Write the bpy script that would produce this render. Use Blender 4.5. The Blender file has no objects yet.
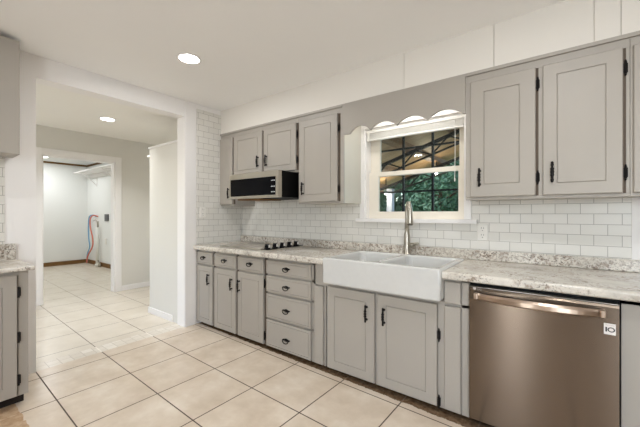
import bpy, bmesh, math, random
from mathutils import Vector, Matrix, noise
random.seed(7)
C = bpy.context.scene.collection
SC = bpy.context.scene
PI = math.pi

# ------------------------------------------------------------------ camera
cam = bpy.data.objects.new('camera', bpy.data.cameras.new('camera'))
C.objects.link(cam)
cam.data.sensor_width = 36.0
cam.data.lens = 36.0 * 316.0 / 640.0
cam.data.shift_y = 0.0005
cam.data.clip_start = 0.02
cam.location = (0, 0, 1.159)
cam.rotation_euler = (PI / 2, 0, math.radians(36.92))
SC.camera = cam

# ------------------------------------------------------------------ world, light, exposure
SC.view_settings.view_transform = 'Standard'
SC.view_settings.look = 'None'
SC.view_settings.exposure = 0.0
SC.view_settings.gamma = 1.0
SC.view_settings.use_curve_mapping = False
SC.cycles.max_bounces = 12
SC.cycles.diffuse_bounces = 7
SC.cycles.glossy_bounces = 5
SC.cycles.transparent_max_bounces = 16
SC.cycles.sample_clamp_indirect = 6.0

LAMP_W = 11.3        # each kitchen downlight
HALL_W = 10.5
LAUNDRY_W = 12.0
DOOR_W = 16.0        # fill light added at an unseen patio door behind the camera
HALL_FILL_W = 5.0  # fill light added at an unseen hall window
REAR_W = 70.0        # fill light added at an unseen window behind the camera
STRIP_W = 1.5         # added strip light, unseen behind the valance

world = bpy.data.worlds.new('world'); SC.world = world
world.use_nodes = True
wn = world.node_tree.nodes; wl = world.node_tree.links
sky = wn.new('ShaderNodeTexSky')
sky.sky_type = 'NISHITA'
sky.sun_elevation = math.radians(52); sky.sun_rotation = math.radians(200)
sky.sun_disc = False
wl.new(sky.outputs[0], wn['Background'].inputs[0])
wn['Background'].inputs[1].default_value = 0.7

def area(name, loc, rot, w, sx, sy=None, col=(1, 1, 1), spread=180):
    d = bpy.data.lights.new(name, 'AREA')
    d.energy = w; d.color = col
    d.shape = 'DISK' if sy is None else 'RECTANGLE'
    d.size = sx
    if sy: d.size_y = sy
    d.spread = math.radians(spread)
    o = bpy.data.objects.new(name, d); C.objects.link(o)
    o.location = loc; o.rotation_euler = rot
    return o

DAY = (0.86, 0.93, 1.0)
area('patio_door_fill', (-0.60, -2.72, 1.05), (-PI / 2, 0, PI), DOOR_W, 0.34, 1.95, DAY)
area('rear_window_fill', (1.3, -2.72, 1.45), (-PI / 2, 0, PI), REAR_W, .95, 1.25, DAY)
area('hall_window_fill', (-4.2, -1.62, 1.3), (-PI / 2, 0, PI), HALL_FILL_W, 1.3, 1.2, DAY)
sun = bpy.data.lights.new('sun', 'SUN'); sun.energy = 3.4; sun.angle = math.radians(2); sun.color = (1, .95, .85)
so = bpy.data.objects.new('sun', sun); C.objects.link(so); so.rotation_euler = (math.radians(38), 0, math.radians(-25))

# ------------------------------------------------------------------ materials
def L(r, g, b):
    f = lambda c: (c / 255) / 12.92 if c / 255 <= 0.04045 else ((c / 255 + 0.055) / 1.055) ** 2.4
    return (f(r), f(g), f(b), 1)

class NT:
    def __init__(s, name):
        s.m = bpy.data.materials.new(name); s.m.use_nodes = True
        s.t = s.m.node_tree; s.n = s.t.nodes; s.l = s.t.links
        s.b = s.n['Principled BSDF']
    def add(s, ty, **kw):
        nd = s.n.new(ty)
        for k, v in kw.items(): setattr(nd, k, v)
        return nd
    def link(s, a, b): s.l.new(a, b)
    def math(s, op, a, b=None, c=None):
        nd = s.add('ShaderNodeMath', operation=op)
        for i, v in enumerate((a, b, c)):
            if v is None: continue
            if isinstance(v, (int, float)): nd.inputs[i].default_value = v
            else: s.link(v, nd.inputs[i])
        return nd.outputs[0]
    def mix(s, fac, a, b):
        nd = s.add('ShaderNodeMix', data_type='RGBA')
        for i, v in ((0, fac), (6, a), (7, b)):
            if isinstance(v, (int, float, tuple)): nd.inputs[i].default_value = v
            else: s.link(v, nd.inputs[i])
        return nd.outputs[2]
    def coord(s):
        tc = s.add('ShaderNodeNewGeometry')
        return tc.outputs['Position']
    def noise(s, vec, scale, detail=3, rough=.5):
        nd = s.add('ShaderNodeTexNoise')
        nd.inputs['Scale'].default_value = scale; nd.inputs['Detail'].default_value = detail; nd.inputs['Roughness'].default_value = rough
        if vec is not None: s.link(vec, nd.inputs['Vector'])
        return nd
    def ramp(s, fac, stops):
        nd = s.add('ShaderNodeValToRGB'); e = nd.color_ramp.elements
        while len(e) < len(stops): e.new(0.5)
        for el, (p, c) in zip(e, stops): el.position = p; el.color = c if len(c) == 4 else (*c, 1)
        s.link(fac, nd.inputs[0]); return nd.outputs[0]
    def set(s, **kw):
        for k, v in kw.items():
            k = {'color': 'Base Color', 'rough': 'Roughness', 'metal': 'Metallic', 'spec': 'Specular IOR Level', 'aniso': 'Anisotropic',
                 'emit': 'Emission Color', 'emits': 'Emission Strength', 'normal': 'Normal', 'coat': 'Coat Weight', 'trans': 'Transmission Weight', 'alpha': 'Alpha'}[k]
            if isinstance(v, (int, float, tuple)): s.b.inputs[k].default_value = v
            else: s.link(v, s.b.inputs[k])
        return s
    def bump(s, h, strength=.2, dist=.002):
        nd = s.add('ShaderNodeBump'); nd.inputs['Strength'].default_value = strength; nd.inputs['Distance'].default_value = dist
        s.link(h, nd.inputs['Height']); s.link(nd.outputs[0], s.b.inputs['Normal'])

def paint(name, col, rough=.5, var=.04, scale=3, bump=0, spec=.4):
    t = NT(name); p = t.coord(); n = t.noise(p, scale, 3)
    dark = tuple(c * (1 - var) for c in col[:3]) + (1,); lite = tuple(min(1, c * (1 + var)) for c in col[:3]) + (1,)
    t.set(color=t.mix(n.outputs[0], dark, lite), rough=rough, spec=spec)
    if bump: t.bump(t.noise(p, 260, 2).outputs[0], bump, .001)
    return t.m

def plain(name, col, rough=.5, metal=0, **kw):
    t = NT(name); p = t.coord(); n = t.noise(p, 40, 2)
    t.set(color=t.mix(n.outputs[0], tuple(c * .94 for c in col[:3]) + (1,), col), rough=rough, metal=metal, **kw)
    return t.m

def emissive(name, col, s):
    t = NT(name); t.set(color=(.8, .8, .8, 1), emit=col, emits=s, rough=.4); return t.m

M = {}
M['ceiling'] = paint('ceiling_paint', L(250, 250, 249), .9, .02, 1.2)
M['wall'] = paint('white_wall_paint', L(243, 241, 239), .75, .02, 1.5)
M['soffit'] = paint('soffit_paint', L(232, 228, 220), .8, .02, 1.5)
M['hall'] = paint('pale_grey_wall_paint', L(222, 220, 213), .8, .02, 1.5)
M['hallceil'] = paint('hall_ceiling_paint', L(244, 242, 236), .9, .02, 1.5)
M['laundry'] = paint('laundry_wall_paint', L(236, 238, 236), .8, .02, 1.5)
M['rear'] = paint('warm_brown_wall_paint', L(70, 58, 48), .8, .05, 1.0)
M['trim'] = paint('gloss_white_trim_paint', L(240, 238, 236), .4, .015, 2)
M['cream'] = paint('cream_window_paint', L(236, 229, 215), .45, .03, 4)
M['cab'] = paint('greige_cabinet_paint', L(172, 166, 157), .42, .03, 5, .02)
M['cabside'] = paint('lit_cabinet_side', L(204, 201, 190), .5, .03, 5)  # paler copy of the cabinet paint, light on the side painted in
M['gap_dark'] = paint('cabinet_gap_shade', L(96, 84, 72), .7, .08, 9)  # dark tone stands in for shade in the gaps between fronts
M['toe'] = paint('toe_kick_shade', L(40, 32, 26), .8, .2, 9)  # near-black, the recess shade is put into the colour
M['black'] = plain('black_iron', L(26, 23, 22), .45, .6)
M['gasket'] = plain('black_rubber', L(9, 9, 10), .55, 0, spec=.15)
M['blackglass'] = plain('black_glass', L(5, 5, 9), .12, 0, spec=.12)
M['porcelain'] = plain('white_fireclay', L(213, 213, 210), .12, 0, coat=.5)
M['chrome'] = plain('brushed_nickel', L(190, 184, 172), .34, 1)
M['plastic'] = plain('white_plastic', L(238, 236, 230), .4)
M['pvc'] = plain('white_pipe_plastic', L(236, 236, 230), .4)
M['blue'] = plain('blue_hose_rubber', L(122, 168, 206), .5)
M['red'] = plain('red_hose_rubber', L(222, 128, 108), .5)
M['greybox'] = plain('grey_socket_plastic', L(96, 96, 98), .5)
M['brownwood'] = paint('brown_stained_wood', L(122, 88, 46), .6, .25, 14)
M['bulb'] = emissive('lit_lens', (1, .97, .92, 1), 14)
M['tube'] = emissive('lit_tube', (1, .98, .95, 1), 6)
M['led'] = emissive('display_mark', (.75, .8, .85, 1), .16)
M['ink'] = plain('dark_ink', L(40, 38, 38), .6)
M['paper'] = plain('white_sticker_paper', L(235, 230, 226), .5)
M['greyink'] = plain('grey_ink', L(180, 172, 165), .5)
M['steel_black'] = plain('black_painted_steel', L(22, 20, 20), .6, .2)
M['concrete'] = paint('patio_concrete', L(196, 190, 180), .9, .12, 4)
M['postpaint'] = paint('grey_post_paint', L(150, 155, 165), .6)  # white post toned down to grey-blue
M['bark'] = paint('tree_bark', L(84, 68, 54), .9, .3, 12)

def stainless(name, col, rough):
    t = NT(name); p = t.coord()
    mp = t.add('ShaderNodeMapping'); mp.inputs['Scale'].default_value = (1.5, 1.5, 420)
    t.link(p, mp.inputs[0]); n = t.noise(mp.outputs[0], 1, 2)
    tg = t.add('ShaderNodeTangent', direction_type='RADIAL', axis='Z')
    t.link(tg.outputs[0], t.b.inputs['Tangent']); t.b.inputs['Anisotropic Rotation'].default_value = .25
    t.set(color=t.mix(n.outputs[0], tuple(c * .93 for c in col[:3]) + (1,), col), metal=1, rough=rough, aniso=.9)
    return t.m
M['steel'] = stainless('brushed_stainless', L(124, 110, 97), .24)
M['steel_handle'] = stainless('handle_stainless', L(196, 176, 158), .28)  # lighter warm tone puts the reflected floor into the colour
M['steel_pale'] = stainless('pale_stainless', L(208, 203, 192), .34)

def tile_wall(name, ax, ox, oz):
    t = NT(name); p = t.coord(); sp = t.add('ShaderNodeSeparateXYZ'); t.link(p, sp.inputs[0])
    cb = t.add('ShaderNodeCombineXYZ')
    t.link(t.math('ADD', sp.outputs[ax], ox), cb.inputs[0]); t.link(t.math('ADD', sp.outputs[2], oz), cb.inputs[1])
    br = t.add('ShaderNodeTexBrick', offset=.5, offset_frequency=2, squash=1)
    for k, v in (('Scale', 1), ('Mortar Size', .0015), ('Mortar Smooth', .3), ('Bias', 0), ('Brick Width', .1233), ('Row Height', .0633)): br.inputs[k].default_value = v
    br.inputs['Color1'].default_value = L(229, 227, 221); br.inputs['Color2'].default_value = L(223, 221, 214); br.inputs['Mortar'].default_value = L(158, 154, 147)
    t.link(cb.outputs[0], br.inputs['Vector'])
    t.set(color=br.outputs['Color'], rough=.3, spec=.4)
    t.bump(t.math('SUBTRACT', 1, br.outputs['Fac']), .35, .0015)
    return t.m
# joints at x = -0.012 + .1233 k on the z .969-1.031 row of the back wall
M['tile_back'] = tile_wall('white_subway_tile_back', 0, 10 * .1233 * 3 + .012, -.969 + .0633 * 20)
M['tile_left'] = tile_wall('white_subway_tile_left', 1, 5, -.969 + .0633 * 20)

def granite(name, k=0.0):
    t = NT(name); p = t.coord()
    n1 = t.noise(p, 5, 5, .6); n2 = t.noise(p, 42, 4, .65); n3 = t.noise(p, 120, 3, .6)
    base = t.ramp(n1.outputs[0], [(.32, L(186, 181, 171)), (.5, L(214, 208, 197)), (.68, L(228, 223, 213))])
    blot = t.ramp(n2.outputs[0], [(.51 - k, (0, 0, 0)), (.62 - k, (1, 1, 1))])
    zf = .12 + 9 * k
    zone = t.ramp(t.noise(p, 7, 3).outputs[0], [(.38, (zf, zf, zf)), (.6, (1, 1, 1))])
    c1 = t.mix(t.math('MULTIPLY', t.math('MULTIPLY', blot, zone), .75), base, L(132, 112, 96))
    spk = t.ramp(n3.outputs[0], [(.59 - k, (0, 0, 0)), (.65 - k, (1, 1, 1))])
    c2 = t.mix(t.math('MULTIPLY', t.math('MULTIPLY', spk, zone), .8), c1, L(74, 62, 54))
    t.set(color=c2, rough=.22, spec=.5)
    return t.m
M['granite'] = granite('cream_speckled_granite')
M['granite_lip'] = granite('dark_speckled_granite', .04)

def floor_mat():
    t = NT('beige_floor_tile'); p = t.coord(); sp = t.add('ShaderNodeSeparateXYZ'); t.link(p, sp.inputs[0])
    a = math.radians(1.27); X, Y = sp.outputs[0], sp.outputs[1]
    xr = t.math('SUBTRACT', t.math('MULTIPLY', X, math.cos(a)), t.math('MULTIPLY', Y, math.sin(a)))
    yr = t.math('ADD', t.math('MULTIPLY', X, math.sin(a)), t.math('MULTIPLY', Y, math.cos(a)))
    cb = t.add('ShaderNodeCombineXYZ'); t.link(t.math('ADD', xr, 2.93 + .424 * 30), cb.inputs[0]); t.link(t.math('ADD', yr, -.953 + .42 * 30), cb.inputs[1])
    br = t.add('ShaderNodeTexBrick', offset=0, offset_frequency=1, squash=1)
    for k, v in (('Scale', 1), ('Mortar Size', .0042), ('Mortar Smooth', .25), ('Bias', 0), ('Brick Width', .424), ('Row Height', .42)): br.inputs[k].default_value = v
    br.inputs['Color1'].default_value = (0, 0, 0, 1); br.inputs['Color2'].default_value = (1, 1, 1, 1); br.inputs['Mortar'].default_value = (0, 0, 0, 1)
    t.link(cb.outputs[0], br.inputs['Vector'])
    n = t.noise(p, 4.5, 5, .6); n2 = t.noise(p, 22, 4, .6)
    body = t.ramp(n.outputs[0], [(.3, L(208, 192, 172)), (.52, L(224, 210, 192)), (.72, L(236, 226, 211))])
    body = t.mix(t.math('MULTIPLY', n2.outputs[0], .35), body, L(198, 181, 160))
    body = t.mix(t.math('MULTIPLY', br.outputs['Color'], .12), body, L(190, 172, 150))
    hall = t.math('LESS_THAN', X, -3.14)
    body = t.mix(t.math('MULTIPLY', hall, .55), body, L(218, 213, 200))
    grout = t.mix(t.math('MULTIPLY', hall, .45), L(78, 62, 50), L(150, 142, 128))  # hall grout faded, floor reflection put into its colour
    col = t.mix(br.outputs['Fac'], body, grout)
    # small mosaic pieces across the opening
    st = t.math('MULTIPLY', t.math('GREATER_THAN', X, -3.215), t.math('LESS_THAN', X, -3.06))
    cb2 = t.add('ShaderNodeCombineXYZ'); t.link(t.math('ADD', X, 3.215 + .0775 * 10), cb2.inputs[0]); t.link(t.math('ADD', Y, 8), cb2.inputs[1])
    b2 = t.add('ShaderNodeTexBrick', offset=0.5, offset_frequency=2, squash=1)
    for k, v in (('Scale', 1), ('Mortar Size', .002), ('Mortar Smooth', .2), ('Brick Width', .0775), ('Row Height', .0775)): b2.inputs[k].default_value = v
    b2.inputs['Color1'].default_value = L(228, 221, 209); b2.inputs['Color2'].default_value = L(216, 207, 193); b2.inputs['Mortar'].default_value = L(192, 182, 168)
    t.link(cb2.outputs[0], b2.inputs['Vector'])
    col = t.mix(st, col, b2.outputs['Color'])
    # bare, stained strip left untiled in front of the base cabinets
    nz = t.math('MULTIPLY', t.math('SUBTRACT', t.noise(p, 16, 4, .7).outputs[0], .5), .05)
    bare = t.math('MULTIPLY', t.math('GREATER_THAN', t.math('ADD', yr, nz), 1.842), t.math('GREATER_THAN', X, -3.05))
    tan_patch = t.math('MULTIPLY', t.math('LESS_THAN', t.math('ADD', Y, nz), .425), t.math('LESS_THAN', t.math('ADD', X, nz), -1.9))  # tan patch with a ragged edge beside the left cabinets
    tan_patch = t.math('MULTIPLY', tan_patch, t.math('GREATER_THAN', X, -3.05))
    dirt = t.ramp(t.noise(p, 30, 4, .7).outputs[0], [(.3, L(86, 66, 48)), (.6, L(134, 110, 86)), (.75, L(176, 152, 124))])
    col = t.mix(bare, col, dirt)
    col = t.mix(tan_patch, col, t.ramp(t.noise(p, 20, 4, .7).outputs[0], [(.3, L(172, 138, 104)), (.7, L(208, 182, 152))]))
    t.set(color=col, rough=t.math('ADD', .24, t.math('MULTIPLY', br.outputs['Fac'], .4)), spec=.45)
    t.bump(t.math('SUBTRACT', 1, br.outputs['Fac']), .3, .002)
    return t.m
M['floor'] = floor_mat()

def wood(name, c0, c1, axis_scale, rough=.6):
    t = NT(name); p = t.coord(); mp = t.add('ShaderNodeMapping'); mp.inputs['Scale'].default_value = axis_scale
    t.link(p, mp.inputs[0]); n = t.noise(mp.outputs[0], 1, 5, .6)
    t.set(color=t.ramp(n.outputs[0], [(.3, c0), (.7, c1)]), rough=rough); return t.m
M['deck'] = wood('porch_ceiling_plywood', L(150, 116, 78), L(190, 154, 112), (1.2, 9, 1.2))
M['purlin'] = wood('porch_rafter_wood', L(104, 74, 46), L(146, 106, 68), (9, 1.2, 9))

def leaf_mat(name, a, b):
    t = NT(name); g = t.add('ShaderNodeObjectInfo'); p = t.coord(); n = t.noise(p, 3.5, 4)
    t.set(color=t.mix(n.outputs[0], a, b), rough=.55); return t.m
M['leaf_a'] = leaf_mat('deep_green_leaves', L(34, 60, 44), L(82, 116, 84))
M['leaf_b'] = leaf_mat('mid_green_leaves', L(52, 82, 54), L(108, 138, 100))
M['grass'] = leaf_mat('lawn_green', L(74, 98, 58), L(118, 140, 86))

def glass_mat():
    t = NT('window_glass'); t.n.remove(t.b)
    out = t.n['Material Output']; tr = t.add('ShaderNodeBsdfTransparent'); gl = t.add('ShaderNodeBsdfGlossy'); gl.inputs['Roughness'].default_value = 0.01
    tr.inputs[0].default_value = (.93, .96, .95, 1)
    fr = t.add('ShaderNodeFresnel'); fr.inputs[0].default_value = 1.38; mx = t.add('ShaderNodeMixShader')
    t.link(fr.outputs[0], mx.inputs[0]); t.link(tr.outputs[0], mx.inputs[1]); t.link(gl.outputs[0], mx.inputs[2]); t.link(mx.outputs[0], out.inputs[0])
    return t.m
M['glass'] = glass_mat()

# ------------------------------------------------------------------ mesh helpers (all geometry is written in world metres)
def NB(): return bmesh.new()

def box(bm, x0, x1, y0, y1, z0, z1, bev=0):
    vs = [bm.verts.new(v) for v in ((x0, y0, z0), (x1, y0, z0), (x1, y1, z0), (x0, y1, z0), (x0, y0, z1), (x1, y0, z1), (x1, y1, z1), (x0, y1, z1))]
    fs = [bm.faces.new([vs[i] for i in q]) for q in ((3, 2, 1, 0), (4, 5, 6, 7), (0, 1, 5, 4), (1, 2, 6, 5), (2, 3, 7, 6), (3, 0, 4, 7))]
    if bev:
        es = list({e for f in fs for e in f.edges})
        bmesh.ops.bevel(bm, geom=es, offset=bev, segments=2, profile=.6, affect='EDGES')
    return bm

def prism(bm, pts, axis, a, b):
    """closed outline pts (2D) extruded along axis from a to b"""
    def mk(p, t):
        if axis == 'x': return (t, p[0], p[1])
        if axis == 'y': return (p[0], t, p[1])
        return (p[0], p[1], t)
    va = [bm.verts.new(mk(p, a)) for p in pts]; vb = [bm.verts.new(mk(p, b)) for p in pts]
    n = len(pts)
    bm.faces.new(va[::-1]); bm.faces.new(vb)
    for i in range(n): bm.faces.new((va[i], va[(i + 1) % n], vb[(i + 1) % n], vb[i]))
    return bm

def tube(bm, pts, r, seg=10, cap=True):
    pts = [Vector(p) for p in pts]; n = len(pts)
    rs = r if isinstance(r, (list, tuple)) else [r] * n
    up = None; rings = []
    for i, p in enumerate(pts):
        d = (pts[min(i + 1, n - 1)] - pts[max(i - 1, 0)]).normalized()
        if up is None:
            up = Vector((0, 0, 1)) if abs(d.z) < .9 else Vector((1, 0, 0))
        s = d.cross(up).normalized(); up = s.cross(d).normalized()
        rings.append([bm.verts.new(p + (s * math.cos(2 * PI * k / seg) + up * math.sin(2 * PI * k / seg)) * rs[i]) for k in range(seg)])
    for a, b in zip(rings, rings[1:]):
        for k in range(seg): bm.faces.new((a[k], a[(k + 1) % seg], b[(k + 1) % seg], b[k]))
    if cap: bm.faces.new(rings[0][::-1]); bm.faces.new(rings[-1])
    return bm

def lathe(bm, prof, c, seg=28, axis='z'):
    c = Vector(c); rings = []
    for r, h in prof:
        ring = []
        for k in range(seg):
            a = 2 * PI * k / seg
            v = {'z': Vector((r * math.cos(a), r * math.sin(a), h)), 'y': Vector((r * math.cos(a), h, r * math.sin(a)))}[axis]
            ring.append(bm.verts.new(c + v))
        rings.append(ring)
    for a, b in zip(rings, rings[1:]):
        for k in range(seg): bm.faces.new((a[k], a[(k + 1) % seg], b[(k + 1) % seg], b[k]))
    bm.faces.new(rings[0][::-1]); bm.faces.new(rings[-1])
    return bm

def T_y(x0, yb, z0): return lambda a, b, c: (x0 + a, yb - c, z0 + b)       # front looks to -Y
def T_x(xb, y0, z0): return lambda a, b, c: (xb + c, y0 + a, z0 + b)       # front looks to +X

def panel(bm, T, w, h, th, inset=None, gw=.006, gd=.005):
    """slab front with softened edges; inset cuts a thin rectangular routed line"""
    rings = [(0, 0), (0, th - .004), (.004, th)]
    if inset: rings += [(inset, th), (inset + gw * .4, th - gd), (inset + gw * .6, th - gd), (inset + gw, th)]
    vs = []
    for d, c in rings:
        vs.append([bm.verts.new(T(*q)) for q in ((d, d, c), (w - d, d, c), (w - d, h - d, c), (d, h - d, c))])
    for a, b in zip(vs, vs[1:]):
        for k in range(4): bm.faces.new((a[k], a[(k + 1) % 4], b[(k + 1) % 4], b[k]))
    bm.faces.new(vs[0][::-1]); bm.faces.new(vs[-1])
    return bm

ORG = {}
def obj(name, bm, mat, parent=None, smooth=False, label=None, bev=0):
    bmesh.ops.recalc_face_normals(bm, faces=bm.faces[:])
    me = bpy.data.meshes.new(name)
    o = bpy.data.objects.new(name, me); C.objects.link(o)
    if parent is not None:
        org = ORG[parent.name]; bmesh.ops.translate(bm, verts=bm.verts[:], vec=-org); o.parent = parent
    else:
        org = Vector((0, 0, 0))
        if bm.verts:
            xs = [v.co for v in bm.verts]
            org = Vector((sum((min(v.x for v in xs), max(v.x for v in xs))) / 2, sum((min(v.y for v in xs), max(v.y for v in xs))) / 2, min(v.z for v in xs)))
        bmesh.ops.translate(bm, verts=bm.verts[:], vec=-org); o.location = org
    ORG[o.name] = org if parent is None else ORG[parent.name]
    bm.to_mesh(me); bm.free()
    me.materials.append(M[mat] if isinstance(mat, str) else mat)
    if smooth:
        for p in me.polygons: p.use_smooth = True
        m = None
    if bev:
        m = o.modifiers.new('bevel', 'BEVEL'); m.width = bev; m.segments = 2; m.limit_method = 'ANGLE'
    if label: o['label'] = label
    return o

def thing(name, label, cat, loc, group=None):
    o = bpy.data.objects.new(name, None); C.objects.link(o); o.location = loc; o.empty_display_size = .05
    o['label'] = label; o['category'] = cat
    if group: o['group'] = group
    ORG[o.name] = Vector(loc); return o

def tag(o, label, cat, group=None):
    o['label'] = label; o['category'] = cat
    if group: o['group'] = group
    return o

def struct(name, bm, mat, parent=None, bev=0):
    o = obj(name, bm, mat, parent, bev=bev)
    if parent is None: o['kind'] = 'structure'
    return o

def sub(name, bm, mat, par, smooth=False, label=None):     # a part or a sub-part
    return obj(name, bm, mat, par, smooth, label)

# ================================================================== THE SETTING
XW, YW, ZC = -3.05, 2.49, 2.32
bm = NB(); box(bm, -9.1, 1.95, -2.75, 2.8, -.06, 0); struct('floor', bm, 'floor')
bm = NB(); box(bm, -3.185, 1.95, -2.75, 2.61, ZC, ZC + .08); struct('ceiling', bm, 'ceiling')
bm = NB(); box(bm, -5.25, -3.185, -1.7, 2.7, 2.285, 2.36); struct('ceiling_hall', bm, 'hallceil')
bm = NB(); box(bm, -9.1, -5.25, -.3, 2.8, 2.312, 2.38); struct('ceiling_laundry', bm, 'laundry')

# back wall with the window hole (x -1.37..-.537, z 1.10..1.95)
WX0, WX1, WZ0, WZ1 = -1.37, -.537, 1.118, 1.908
bm = NB()
box(bm, -3.185, WX0, YW, 2.62, -.05, ZC); box(bm, WX1, 1.95, YW, 2.62, -.05, ZC)
box(bm, WX0, WX1, YW, 2.62, -.05, WZ0); box(bm, WX0, WX1, YW, 2.62, WZ1, ZC)
struct('wall_back', bm, 'wall')
# subway tile on the back wall, z .89..1.62
bm = NB()
ty0 = YW - .008
for x0, x1, z0, z1 in ((-3.05, -1.405, .80, 1.62), (-1.405, -.492, .80, 1.10), (-.492, .335, .80, 1.28)):
    box(bm, x0, x1, ty0, YW, z0, z1)
struct('wall_back_tile', bm, 'tile_back')
bm = NB(); box(bm, .335, .362, YW - .014, YW, .80, 1.25); struct('trim_1', bm, 'trim')

# left wall: solid to y .60, header, stub from y 1.75
bm = NB()
box(bm, -3.185, XW, -2.75, .60, 0, ZC); box(bm, -3.185, XW, 1.75, YW, 0, ZC); box(bm, -3.185, XW, .60, 1.75, 2.158, ZC)
struct('wall_left', bm, 'wall')
bm = NB(); box(bm, XW, XW + .008, 1.885, YW - .008, .80, 2.27); struct('wall_left_tile', bm, 'tile_left')
bm = NB(); box(bm, XW, XW + .008, -1.2, .435, .80, 1.60); struct('wall_left_tile_near', bm, 'tile_left')
bm = NB(); box(bm, XW, XW + .012, 1.70, 1.88, 0, 2.2)
# flat casing boards round the opening
box(bm, XW, XW + .012, .475, .60, 0, 2.2); box(bm, XW, XW + .012, .60, 1.70, 2.145, 2.2)
bmesh.ops.translate(bm, verts=bm.verts[:], vec=(0, 0, 0)); bm.free()
# rear and right walls of the kitchen (behind the camera), rear wall openings for the added door and window
bm = NB()
box(bm, -3.185, -.80, -2.75, -2.62, 0, ZC); box(bm, -.40, .80, -2.75, -2.62, 0, ZC); box(bm, -.80, -.40, -2.75, -2.62, 2.05, ZC)
box(bm, .80, 1.80, -2.75, -2.62, 0, .80); box(bm, .80, 1.80, -2.75, -2.62, 2.1, ZC); box(bm, 1.80, 1.95, -2.75, -2.62, 0, ZC)
struct('wall_rear', bm, 'rear')
bm = NB(); box(bm, 1.85, 1.95, -2.62, YW, 0, ZC); struct('wall_right', bm, 'rear')
# soffit above the upper cabinets, three boards with fine joints
SY = 2.185
bm = NB()
def XatSoffit(u):
    th = math.atan2(420.6, 316.0); a = (u - 320) / 316.0
    s_, c_ = math.sin(math.radians(36.92)), math.cos(math.radians(36.92))
    return SY * (-s_ + a * c_) / (c_ + a * s_)
cuts = [XW] + [XatSoffit(u) for u in (404, 494, 594, 621)] + [1.85]
for a, b in zip(cuts, cuts[1:]): box(bm, a + (.0015 if a != XW else 0), b - .0015, SY, SY + .012, 2.047, ZC)
box(bm, XW, 1.85, SY + .012, YW, 2.047, ZC)
struct('wall_soffit', bm, 'soffit')
bm = NB(); box(bm, XW + .002, 1.85, SY - .012, SY - .0005, 2.036, 2.055); struct('trim_2', bm, 'cab')

# hall beyond the opening
bm = NB()
box(bm, -5.35, -5.25, -1.7, 1.09, 0, 2.36); box(bm, -5.35, -5.25, 1.92, 2.7, 0, 2.36); box(bm, -5.35, -5.25, 1.09, 1.92, 1.92, 2.36)
struct('wall_hall_far', bm, 'hall')
bm = NB(); box(bm, -5.25, -3.185, 2.60, 2.7, 0, 2.285); struct('wall_hall_back', bm, 'hall')
bm = NB()
box(bm, -5.25, -4.9, -1.7, -1.6, 0, 2.285); box(bm, -3.5, -3.185, -1.7, -1.6, 0, 2.285); box(bm, -4.9, -3.5, -1.7, -1.6, 0, .65); box(bm, -4.9, -3.5, -1.7, -1.6, 1.95, 2.285)
struct('wall_hall_near', bm, 'hall')
bm = NB(); box(bm, -3.83, -3.186, 1.765, 1.86, 0, 1.92); struct('wall_wing', bm, 'hall')
bm = NB(); box(bm, -3.845, -3.186, 1.755, 1.87, 1.92, 1.938); struct('trim_3', bm, 'trim')
bm = NB(); box(bm, -3.842, -3.30, 1.752, 1.7645, .0, .07); struct('baseboard_wing', bm, 'trim', bev=.003)
bm = NB(); box(bm, -5.249, -5.236, 2.006, 2.6, 0, .075); struct('baseboard_hall', bm, 'trim', bev=.003)
# casing of the doorway to the laundry room
bm = NB()
box(bm, -5.249, -5.232, 1.92, 2.004, 0, 2.0); box(bm, -5.249, -5.232, 1.005, 1.09, 0, 2.0); box(bm, -5.249, -5.232, 1.09, 1.92, 1.92, 2.0)
box(bm, -5.36, -5.2495, 1.905, 1.92, 0, 1.92); box(bm, -5.36, -5.2495, 1.09, 1.105, 0, 1.92); box(bm, -5.36, -5.2495, 1.105, 1.905, 1.905, 1.92)
struct('door_1_casing', bm, 'trim', bev=.002)
# laundry room
bm = NB(); box(bm, -9.1, -8.97, -.3, 2.8, 0, 2.312); struct('wall_laundry_far', bm, 'laundry')
bm = NB(); box(bm, -8.97, -5.35, 2.695, 2.8, 0, 2.312); struct('wall_laundry_back', bm, 'laundry')
bm = NB(); box(bm, -8.97, -5.35, -.3, -.2, 0, 2.312); struct('wall_laundry_near', bm, 'laundry')
bm = NB(); box(bm, -8.969, -8.945, -.2, 2.694, 0, .085); box(bm, -8.945, -7.55, 2.672, 2.694, 0, .085); struct('baseboard_laundry', bm, 'brownwood')
bm = NB(); box(bm, -8.969, -8.945, -.2, 2.694, 2.275, 2.311); box(bm, -8.945, -8.0, 2.672, 2.694, 2.275, 2.311); struct('trim_4', bm, 'brownwood')
# casing boards on the kitchen side of the wide opening
bm = NB(); box(bm, XW + .0005, XW + .012, 1.752, 1.872, 0, ZC - .02); struct('trim_5', bm, 'trim', bev=.002)

# added patio door and window frames behind the camera, unseen
bm = NB(); box(bm, -.80, -.77, -2.72, -2.65, 0, 2.05); box(bm, -.43, -.40, -2.72, -2.65, 0, 2.05); box(bm, -.77, -.43, -2.72, -2.65, 2.0, 2.05); box(bm, -.77, -.43, -2.72, -2.65, 0, .09)
d2 = struct('door_added', bm, 'trim')
bm = NB(); box(bm, .80, .83, -2.71, -2.65, .80, 2.1); box(bm, 1.77, 1.80, -2.71, -2.65, .80, 2.1); box(bm, .83, 1.77, -2.71, -2.65, .80, .85); box(bm, .83, 1.77, -2.71, -2.65, 2.05, 2.1)
struct('window_added', bm, 'trim')  # frame of the added rear window, out of view

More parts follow.
